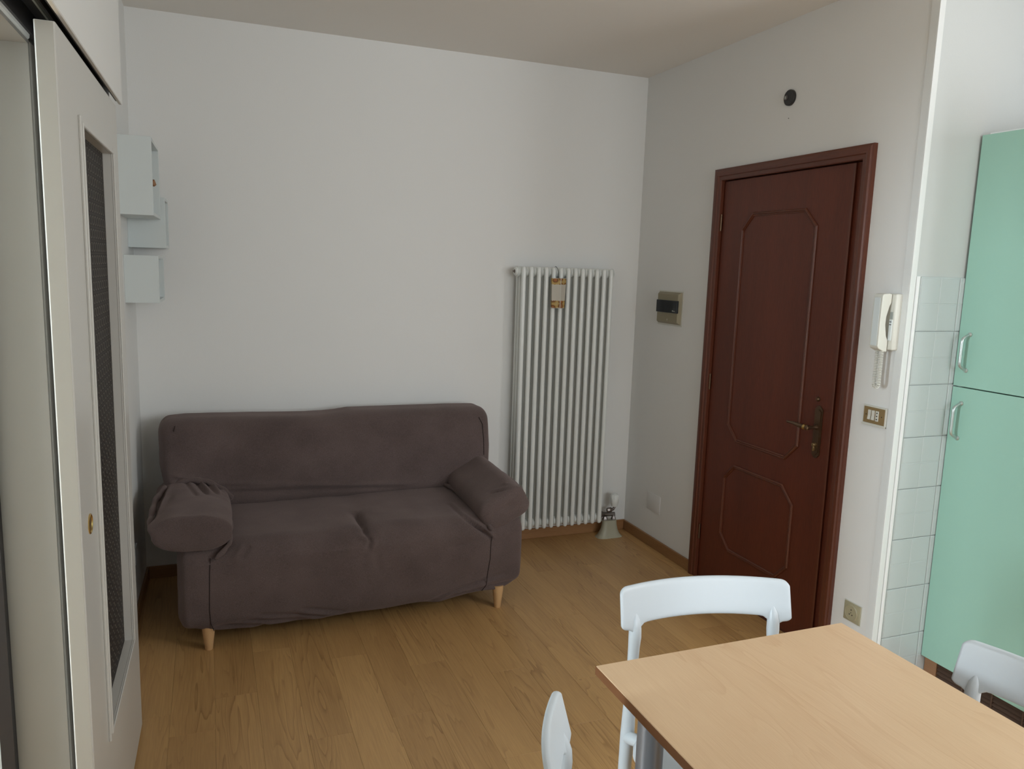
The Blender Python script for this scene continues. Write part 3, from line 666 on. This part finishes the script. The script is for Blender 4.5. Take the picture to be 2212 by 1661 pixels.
pb.box(px,px+.016,-2.012,-1.957,0,0.10); pb.box(px,px+.016,yc1,-2.012,0,0.020); pb.box(px,px+.016,yc1,-2.012,0.086,0.10); pb.box(px+.016,px+.02,yc1,-1.96,0,0.10)
plinth=pb.build('plinth',M['plinth'],kc)
for k in range(4):
    mb=MB(); z=0.024+k*.016; mb.prism([(px-.001,z),(px+.004,z-.001),(px+.012,z+.007),(px+.010,z+.0095)],'y',yc1+.01,-2.014); mb.build('vent_slat',M['slat'],plinth)
for y in (-2.13,-2.25,-2.37): bx('vent_divider',px-.001,px+.010,y-.003,y+.003,0.020,0.086,M['slat'],plinth)
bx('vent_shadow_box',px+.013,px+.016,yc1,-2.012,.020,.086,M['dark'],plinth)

# ------------------------------------------------------------------ table
tx0,tx1,ty0,ty1=-1.631,-0.947,-3.82,-2.694
tb=thing('dining_table','rectangular beech laminate dining table with grey metal legs','table',((tx0+tx1)/2,(ty0+ty1)/2,0))
bx('tabletop',tx0,tx1,ty0,ty1,0.731,0.750,M['table'],tb,bev=.0012)
mb=MB(); mb.box(tx0-.0012,tx0+.002,ty0,ty1,0.7305,0.7485); mb.box(tx1-.002,tx1+.0012,ty0,ty1,0.7305,0.7485); mb.box(tx0,tx1,ty1-.002,ty1+.0012,0.7305,0.7485); mb.box(tx0,tx1,ty0-.0012,ty0+.002,0.7305,0.7485)
mb.build('edge_band',M['tableedge'],tb)
mb=MB(); mb.box(tx0+.10,tx1-.10,ty1-.115,ty1-.09,0.695,0.731); mb.box(tx0+.10,tx1-.10,ty0+.09,ty0+.115,0.695,0.731); mb.box(tx0+.075,tx0+.10,ty0+.10,ty1-.10,0.695,0.731); mb.box(tx1-.10,tx1-.075,ty0+.10,ty1-.10,0.695,0.731)
mb.build('frame',M['tablemetal'],tb)
for x in (tx0+.083,tx1-.083):
    for y in (ty1-.101,ty0+.101):
        mb=MB(); mb.lathe([(0.0285,0),(0.030,.004),(0.030,.012),(0.0285,.014),(0.0285,.72),(0.0285,.731)],(x,y,0),(0,0,1),32); mb.build('leg',M['tablemetal'],tb)

# ------------------------------------------------------------------ chairs (local frame, sitter faces -y)
def make_chair(label):
    t=thing('dining_chair',label,'chair',(0,0,0),local=True,group='white plastic chairs around the table')
    mat=M['plastic']
    # backrest
    nu,nv=56,18; hw=.235; zt_,zb_=.800,.695; rc=.020
    def shape(u,v):
        x=hw*u; e=max(0,abs(x)-(hw-rc)); dz=rc-math.sqrt(max(0,rc*rc-e*e))
        bow=.004*(1-u*u)
        top=zt_+bow*.5-dz; bot=zb_+bow*1.2+dz*.8
        bot+=.008/(1+math.exp((abs(x)-.188)/.006))-.020*math.exp(-((abs(x)-.190)/.014)**2)
        z=bot+(top-bot)*v
        y=.212-.047*u*u+(z-.80)*.27
        ed=min(hw-abs(x),(1-v)*(top-bot),v*(top-bot))
        th=.0075*math.sqrt(max(0,1-(1-min(1,ed/.007))**2))+.0002
        return x,y,z,th
    vs=[];fs=[]
    us=[math.sin((i/nu*2-1)*PI/2) for i in range(nu+1)]; vv=[(1-math.cos(j/nv*PI))/2 for j in range(nv+1)]
    for sgn in (-1,1):
        for u in us:
            for v in vv:
                x,y,z,th=shape(u,v); vs.append((x,y+sgn*th,z))
    n=(nu+1)*(nv+1)
    for i in range(nu):
        for j in range(nv):
            a=i*(nv+1)+j; fs.append((a,a+1,a+nv+2,a+nv+1)); fs.append((n+a,n+a+nv+1,n+a+nv+2,n+a+1))
    per=[i*(nv+1) for i in range(nu+1)]+[nu*(nv+1)+j for j in range(1,nv+1)]+[i*(nv+1)+nv for i in range(nu-1,-1,-1)]+[j for j in range(nv-1,0,-1)]
    for k in range(len(per)):
        a=per[k]; b=per[(k+1)%len(per)]; fs.append((a,b,n+b,n+a))
    m=MB(); m.add(vs,fs,True); m.build('backrest',mat,t,autosmooth=75)
    # seat: dished rounded shell
    nu=28; vs=[];fs=[]
    def sp(u,v):
        # superellipse mapping of the square
        x=.222*u*(1-.06*(v*.5+.5)); y=-.235+.395*(v*.5+.5)
        k=max(0,abs(u)+abs(v)-1.55)*.09; x-=math.copysign(k,u); y-=math.copysign(k,v)
        r=max(abs(u),abs(v)); z=.436-.012*(1-u*u)*(1-(v-.1)**2)-.016*max(0,(r-.88)/.12)**2
        return x,y,z
    for sgn in (0,1):
        for i in range(nu+1):
            for j in range(nu+1):
                u=2*i/nu-1; v=2*j/nu-1; x,y,z=sp(u,v); vs.append((x,y,z-sgn*(.010+.016*max(0,(max(abs(u),abs(v))-.80)/.20))))
    n=(nu+1)**2
    for i in range(nu):
        for j in range(nu):
            a=i*(nu+1)+j; fs.append((a,a+nu+1,a+nu+2,a+1)); fs.append((n+a,n+a+1,n+a+nu+2,n+a+nu+1))
    per=[i*(nu+1) for i in range(nu+1)]+[nu*(nu+1)+j for j in range(1,nu+1)]+[i*(nu+1)+nu for i in range(nu-1,-1,-1)]+[j for j in range(nu-1,0,-1)]
    for k in range(len(per)):
        a=per[k]; b=per[(k+1)%len(per)]; fs.append((a,b,n+b,n+a))
    m=MB(); m.add(vs,fs,True)
    for s_ in (-1,1):  # short webs joining the seat to the rear uprights
        m.tube([(s_*.199,.150,.395),(s_*.192,.110,.412),(s_*.172,.06,.420)],[.0165,.016,.010],12)
    m.build('seat',mat,t,autosmooth=60)
    for s_ in (-1,1):
        m=MB(); m.tube([(s_*.205,.172,0),(s_*.203,.160,.15),(s_*.200,.151,.30),(s_*.198,.150,.40),(s_*.196,.151,.50),(s_*.194,.152,.60),(s_*.193,.1525,.645),(s_*.192,.1525,.672),(s_*.192,.154,.695),(s_*.192,.1575,.715),(s_*.192,.163,.742)],[.0125,.0150,.0170,.0185,.0160,.0142,.0150,.0165,.0160,.0125,.002],18)
        # web that flares into the band
        m.build('leg',mat,t,autosmooth=60)
        m=MB(); m.tube([(s_*.195,-.215,0),(s_*.193,-.205,.2),(s_*.188,-.190,.40),(s_*.186,-.185,.43)],[.0125,.0155,.019,.019],18); m.build('leg',mat,t,autosmooth=60)
    return t
def dup(root,label):
    r=root.copy(); COL.objects.link(r); r['label']=label; FR[r.name]=Vector((0,0,0))
    for ch in list(root.children):
        c=ch.copy(); COL.objects.link(c); c.parent=r
    return r
ch=make_chair('white plastic chair at the far end of the table, in front of the mahogany door')
chB=dup(ch,'white plastic chair seen edge on at the left side of the table')
chC=dup(ch,'white plastic chair at the right side of the table, in front of the mint cabinet')
ch.location=(-1.237,-2.652,0); ch.rotation_euler=(0,0,math.radians(-10.7))
chB.location=(-1.696,-3.097,0); chB.rotation_euler=(0,0,math.radians(73))
chC.location=(-0.978,-3.156,0); chC.rotation_euler=(0,0,math.radians(-90))

# ------------------------------------------------------------------ sofa with stretch slipcover
sofa=thing('sofa','two seat sofa in a dark mauve brown stretch slipcover against the back wall','sofa',(-1.79,-0.45,0),math.radians(1.5),local=True)
OX,OY=-1.79,-0.45
def rounded(cx_,cy_,cz_,sx,sy,sz,r,n=(60,30,20)):
    """rounded box as numpy verts / quads / normals"""
    V=[];Fc=[];idx={}
    def vid(i,j,k):
        key=(i,j,k)
        if key not in idx:
            idx[key]=len(V); V.append((2*i/n[0]-1,2*j/n[1]-1,2*k/n[2]-1))
        return idx[key]
    for i in range(n[0]):
        for j in range(n[1]):
            Fc.append((vid(i,j,0),vid(i,j+1,0),vid(i+1,j+1,0),vid(i+1,j,0))); Fc.append((vid(i,j,n[2]),vid(i+1,j,n[2]),vid(i+1,j+1,n[2]),vid(i,j+1,n[2])))
    for i in range(n[0]):
        for k in range(n[2]):
            Fc.append((vid(i,0,k),vid(i+1,0,k),vid(i+1,0,k+1),vid(i,0,k+1))); Fc.append((vid(i,n[1],k),vid(i,n[1],k+1),vid(i+1,n[1],k+1),vid(i+1,n[1],k)))
    for j in range(n[1]):
        for k in range(n[2]):
            Fc.append((vid(0,j,k),vid(0,j,k+1),vid(0,j+1,k+1),vid(0,j+1,k))); Fc.append((vid(n[0],j,k),vid(n[0],j+1,k),vid(n[0],j+1,k+1),vid(n[0],j,k+1)))
    V=np.array(V); S=np.array([sx,sy,sz])/2; R=np.array(r if isinstance(r,(list,tuple)) else [r]*3)
    # denser sampling near the rounded edges is not needed; clamp & normalise
    Q=V*S; inner=np.clip(Q,-(S-R),(S-R)); D=(Q-inner)/R; ln=np.linalg.norm(D,axis=1); ln[ln==0]=1
    Nn=D/ln[:,None]; P=inner+Nn*R
    return P+np.array([cx_,cy_,cz_]),Fc,Nn
def crease(P,N,a,b,width,depth):
    """push (depth>0: in, <0: out) along a segment, fading at its ends"""
    a=np.array(a,float); b=np.array(b,float); ab=b-a; L=ab@ab
    t=np.clip(((P-a)@ab)/L,0,1); d=np.linalg.norm(P-(a+t[:,None]*ab),axis=1)
    w_=np.exp(-(d/width)**2)*(1-(2*t-1)**4)
    return P-N*(1.7*depth*w_)[:,None]
def crease2(P,N,a,b,width,depth,ymax=-.62):
    # same, measured in the front view (x, z) on the cloth in front of ymax
    a=np.array((a[0]-OX,a[1])); b=np.array((b[0]-OX,b[1])); Q=P[:,[0,2]]; ab=b-a; L=ab@ab
    t=np.clip(((Q-a)@ab)/L,0,1); d=np.linalg.norm(Q-(a+t[:,None]*ab),axis=1)
    w_=np.exp(-(d/width)**2)*(1-(2*t-1)**4)*((P[:,1]+OY)<ymax)
    return P-N*(depth*w_)[:,None]
def lump(P,N,amp,freq,seed):
    h=np.array([noise.noise(Vector(p)*freq+Vector((seed,seed*1.7,0))) for p in P]); return P+N*(amp*h)[:,None]
def soft(name,P,Fc,par,mat=None):
    m=MB(); m.v=[tuple(p) for p in P]; m.f=list(Fc); m.sm=[True]*len(Fc); return m.build(name,mat or M['fabric'],par,autosmooth=0)
L_=lambda x,y,z:(x-OX,y-OY,z)
# --- body: seat, front panel and skirt in one stretch of cloth
x0,x1=-2.548,-1.040; y0,y1=-0.872,-0.10
P,Fc,N=rounded((x0+x1)/2-OX,(y0+y1)/2-OY,0.262,x1-x0,y1-y0,0.372,(.035,.085,.075),(190,90,56))
X=P[:,0]+OX; Y=P[:,1]+OY; Z=P[:,2]
hemx=[-2.56,-2.53,-2.49,-2.43,-2.10,-1.85,-1.55,-1.30,-1.17,-1.09,-1.04]; hemz=[.116,.100,.094,.066,.060,.050,.052,.064,.072,.100,.126]
hem=np.interp(X,hemx,hemz)+.004*np.sin(X*23)
front=np.clip((-.55-Y)/.3,0,1)
f=np.clip((.20-Z)/(.20-.076),0,1)
P[:,2]=Z+f*((hem-.076)*front+.02*(1-front))
# front panel bulges outwards low down, seat crown
P[:,1]-= .010*np.sin(np.clip((Z-.08)/.36,0,1)*PI)*front
top=np.clip((Z-.40)/.04,0,1)
P[:,2]+= top*(.014*np.cos((X+1.79)/1.2*PI/2)*np.cos((Y+.55)/.7*PI/2)-.006*np.exp(-((X+1.785)/.05)**2))
P[:,2]+= top*.006*np.clip((Y+.85)/.5,0,1)
P=lump(P,N,.006,3.2,5.1); P=lump(P,N,.0018,11,9.3)
C=lambda a,b,w_,d: crease(P,N,L_(*a),L_(*b),w_,d)
# centre dimple between the two seat cushions
P=C((-1.80,-.62,.46),(-1.785,-.84,.44),.024,.007)
F=lambda a,b,w_,d: crease2(P,N,a,b,w_,d)
P=F((-1.800,.470),(-1.790,.425),.017,.012); P=F((-1.800,.440),(-1.770,.408),.008,.016); P=F((-1.770,.412),(-1.792,.370),.009,.013)
P=F((-1.825,.432),(-1.785,.404),.008,-.008); P=F((-1.752,.410),(-1.772,.365),.009,-.006); P=F((-1.755,.36),(-1.735,.25),.020,.005); P=F((-1.80,.35),(-1.82,.27),.022,.004)
# folds from the right arm
for k in range(4):
    dx=.026*k; F_=1-.12*k
    P=F((-1.350+dx,.462-.020*k),(-1.218+dx*.25,.372-.010*k),.0075,.011*F_); P=F((-1.338+dx,.462-.020*k),(-1.212+dx*.25,.384-.010*k),.0065,-.009*F_)
# folds from the left arm
P=F((-2.33,.448),(-2.43,.395),.010,.010); P=F((-2.27,.435),(-2.31,.385),.011,.008); P=F((-2.30,.44),(-2.335,.39),.008,-.007)
P=F((-2.36,.415),(-2.44,.375),.006,-.006)
# slack folds above the hem
for (a,b,d) in (((-2.33,.120),(-2.02,.074),.013),((-2.26,.140),(-1.96,.084),.010),((-2.42,.108),(-2.20,.078),.010),((-2.08,.140),(-1.88,.092),.011),((-1.48,.092),(-1.12,.182),.013),((-1.52,.074),(-1.08,.130),.012),((-1.44,.064),(-1.18,.092),.008)):
    P=F((a[0],a[1]),(b[0],b[1]),.0095,d); P=F((a[0],a[1]-.017),(b[0],b[1]-.015),.0085,-d*.8)
P=F((-1.42,.33),(-1.24,.36),.014,.004)
SEATP=P.copy(); soft('seat',P,Fc,sofa)
# --- backrest
bx0,bx1=-2.615,-1.012
P,Fc,N=rounded((bx0+bx1)/2-OX,-0.215-OY,0.645,bx1-bx0,0.25,0.42,(.048,.085,.058),(170,30,62))
X=P[:,0]+OX; Z=P[:,2]
lean=(Z-.40)*0.16; P[:,1]+= lean-.045
P[:,1]-= .012*np.sin(np.clip((Z-.42)/.40,0,1)*PI)*(N[:,1]<0)
topm=np.clip((Z-.74)/.1,0,1)
P[:,2]+= topm*(np.interp(X,[-2.62,-2.5,-2.2,-1.95,-1.86,-1.80,-1.74,-1.4,-1.1,-1.0],[-.004,.006,.004,-.004,-.004,.0,.008,.004,.002,-.002]))
# the cover narrows towards the bottom at the left end
P[:,0]+= np.clip((.66-Z)/.2,0,1)*.028*np.clip((-2.3-X)/.3,0,1); P[:,0]-= np.clip((.66-Z)/.2,0,1)*.012*np.clip((X+1.3)/.3,0,1)
P=lump(P,N,.006,2.6,1.7); P=lump(P,N,.0015,10,3.1)
C=lambda a,b,w_,d: crease(P,N,L_(*a),L_(*b),w_,d)
B=lambda a,b,w_,d: crease2(P,N,a,b,w_,d,-.2)
P=B((-2.36,.530),(-1.50,.484),.009,.012); P=B((-2.36,.549),(-1.42,.499),.010,-.012); P=B((-2.42,.575),(-1.80,.525),.009,-.007); P=B((-2.42,.560),(-1.80,.512),.008,.006)
P=B((-2.57,.625),(-2.36,.560),.009,-.009); P=B((-2.57,.610),(-2.36,.545),.007,.008)
BACKP=P.copy(); soft('backrest',P,Fc,sofa)
# --- left arm (rolled, overhanging outwards)
def arm(name,cx_,cz_,hw,hh,tilt,ya,yb,rise,seed,n=(44,64,34),rr=None):
    rr=rr or (hw*.86,.030,hh*.90)
    P,Fc,N=rounded(0,0,0,2*hw,yb-ya,2*hh,rr,n)
    t=(P[:,1]/(yb-ya)+.5)
    c,s_=math.cos(tilt),math.sin(tilt)
    X=P[:,0]*c-P[:,2]*s_; Zz=P[:,0]*s_+P[:,2]*c
    Nx=N[:,0]*c-N[:,2]*s_; Nz=N[:,0]*s_+N[:,2]*c
    N=np.stack([Nx,N[:,1],Nz],1)
    P=np.stack([X+cx_-OX,P[:,1]+(ya+yb)/2-OY,Zz+cz_+rise*t],1)
    return P,Fc,N
P,Fc,N=arm('l',-2.487,.512,.150,.076,math.radians(-3),-.892,-.24,-.006,2)
P[:,0]+= .012*np.sin(np.clip((P[:,1]+OY+.89)/.65,0,1)*PI)
P=lump(P,N,.008,5,4.4); P=lump(P,N,.002,16,6.4)
C=lambda a,b,w_,d: crease(P,N,L_(*a),L_(*b),w_,d)
for k in range(6):
    xx=-2.52+.045*k
    P=C((xx,-.30,.595-.012*k),(xx+.055,-.60+.03*k,.592-.010*k),.009,.008); P=C((xx+.016,-.30,.595-.012*k),(xx+.07,-.60+.03*k,.590-.010*k),.008,-.007)
P=C((-2.63,-.80,.55),(-2.60,-.40,.575),.012,.007); P=C((-2.615,-.85,.55),(-2.57,-.35,.59),.010,-.006)
P=C((-2.650,-.885,.535),(-2.56,-.70,.560),.016,-.012); P=C((-2.65,-.90,.53),(-2.62,-.90,.54),.014,-.014)
P=C((-2.50,-.895,.578),(-2.36,-.90,.560),.006,-.004); P=C((-2.40,-.90,.47),(-2.35,-.90,.44),.008,.006)
soft('arm',P,Fc,sofa)
P,Fc,N=arm('r',-1.140,.484,.122,.075,math.radians(28),-.875,-.24,.034,3,rr=(.055,.026,.050))
P=lump(P,N,.006,5,8.4); P=lump(P,N,.0015,16,2.4)
C=lambda a,b,w_,d: crease(P,N,L_(*a),L_(*b),w_,d)
P=C((-1.215,-.76,.555),(-1.12,-.84,.585),.008,-.007); P=C((-1.205,-.78,.545),(-1.11,-.85,.578),.006,.007); P=C((-1.13,-.78,.585),(-1.05,-.85,.575),.006,-.005)
P=C((-1.06,-.60,.585),(-1.03,-.86,.55),.008,-.006); P=C((-1.235,-.60,.50),(-1.225,-.84,.44),.008,.006)
P=C((-1.10,-.88,.52),(-1.22,-.88,.46),.02,.004)
soft('arm',P,Fc,sofa)
# rucked cloth rolls along the arm joints
def ruck(pts,r,seed,nm='ruck_fold'):
    random.seed(seed); out=[]; rr=[]
    n=len(pts); M_=10
    for i in range(n-1):
        for k in range(M_):
            a=Vector(pts[i]).lerp(Vector(pts[i+1]),k/M_); j=i*M_+k
            out.append(Vector(L_(*a))+Vector((0,0,.0018*math.sin(j*.9+seed)))); rr.append(r*(.85+.16*math.sin(j*.8+seed)))
    out.append(Vector(L_(*pts[-1]))); rr.append(r*.3); rr[0]=r*.3
    m=MB(); m.tube(out,rr,10); m.build(nm,M['fabric'],sofa,subd=1)
ruck([(-1.285,-.33,.478),(-1.262,-.45,.478),(-1.250,-.62,.472),(-1.240,-.80,.452),(-1.215,-.895,.400)],.012,2)
ruck([(-2.345,-.33,.485),(-2.335,-.50,.480),(-2.335,-.70,.475),(-2.350,-.86,.450),(-2.405,-.895,.405)],.012,5)
ruck([(-2.60,-.35,.555),(-2.50,-.362,.598),(-2.42,-.375,.588),(-2.35,-.385,.545),(-2.31,-.385,.498)],.016,8)
ruck([(-2.640,-.84,.535),(-2.640,-.70,.545),(-2.630,-.52,.560),(-2.590,-.38,.578)],.015,3)
# stitched seams
def seam(pts,surf):
    # follow the cloth: sit on its foremost point near each (x, z)
    out=[]
    dense=[]
    for p,q in zip(pts[:-1],pts[1:]):
        for k in range(8): dense.append((p[0]+(q[0]-p[0])*k/8,p[1]+(q[1]-p[1])*k/8))
    dense.append(pts[-1])
    for x,z in dense:
        d=np.hypot(surf[:,0]-(x-OX),surf[:,2]-z)
        idx=np.argsort(d)[:14]; y=surf[idx,1].min()
        cand=surf[(d<.014)]
        y=np.sort(cand[:,1])[:3].mean() if len(cand)>2 else y
        out.append((x-OX,y-.0004,z))
    ys=np.array([o[1] for o in out]); k=np.ones(5)/5; yp=np.convolve(np.pad(ys,2,'edge'),k,'valid')
    out=[(o[0],yy,o[2]) for o,yy in zip(out,yp)]
    m=MB(); m.tube(out,.0017,6); m.build('seam',M['seam'],sofa)
seam([(-2.424,.405),(-2.428,.33),(-2.430,.26),(-2.432,.19),(-2.428,.13),(-2.416,.088)],SEATP)
seam([(-1.213,.365),(-1.216,.32),(-1.218,.26),(-1.226,.20),(-1.230,.15),(-1.244,.095)],SEATP)
seam([(-1.083,.815),(-1.066,.78),(-1.062,.70),(-1.064,.62)],BACKP)
seam([(-2.545,.838),(-2.552,.815)],BACKP)
# legs
for (x,y) in ((-2.437,-.835),(-1.160,-.845),(-2.437,-.16),(-1.150,-.16)):
    m=MB(); m.lathe([(0.0145,0),(0.0155,.002),(0.0250,.085),(0.0260,.11)],L_(x,y,0),(0,0,1),24); m.build('leg',M['leg'],sofa)
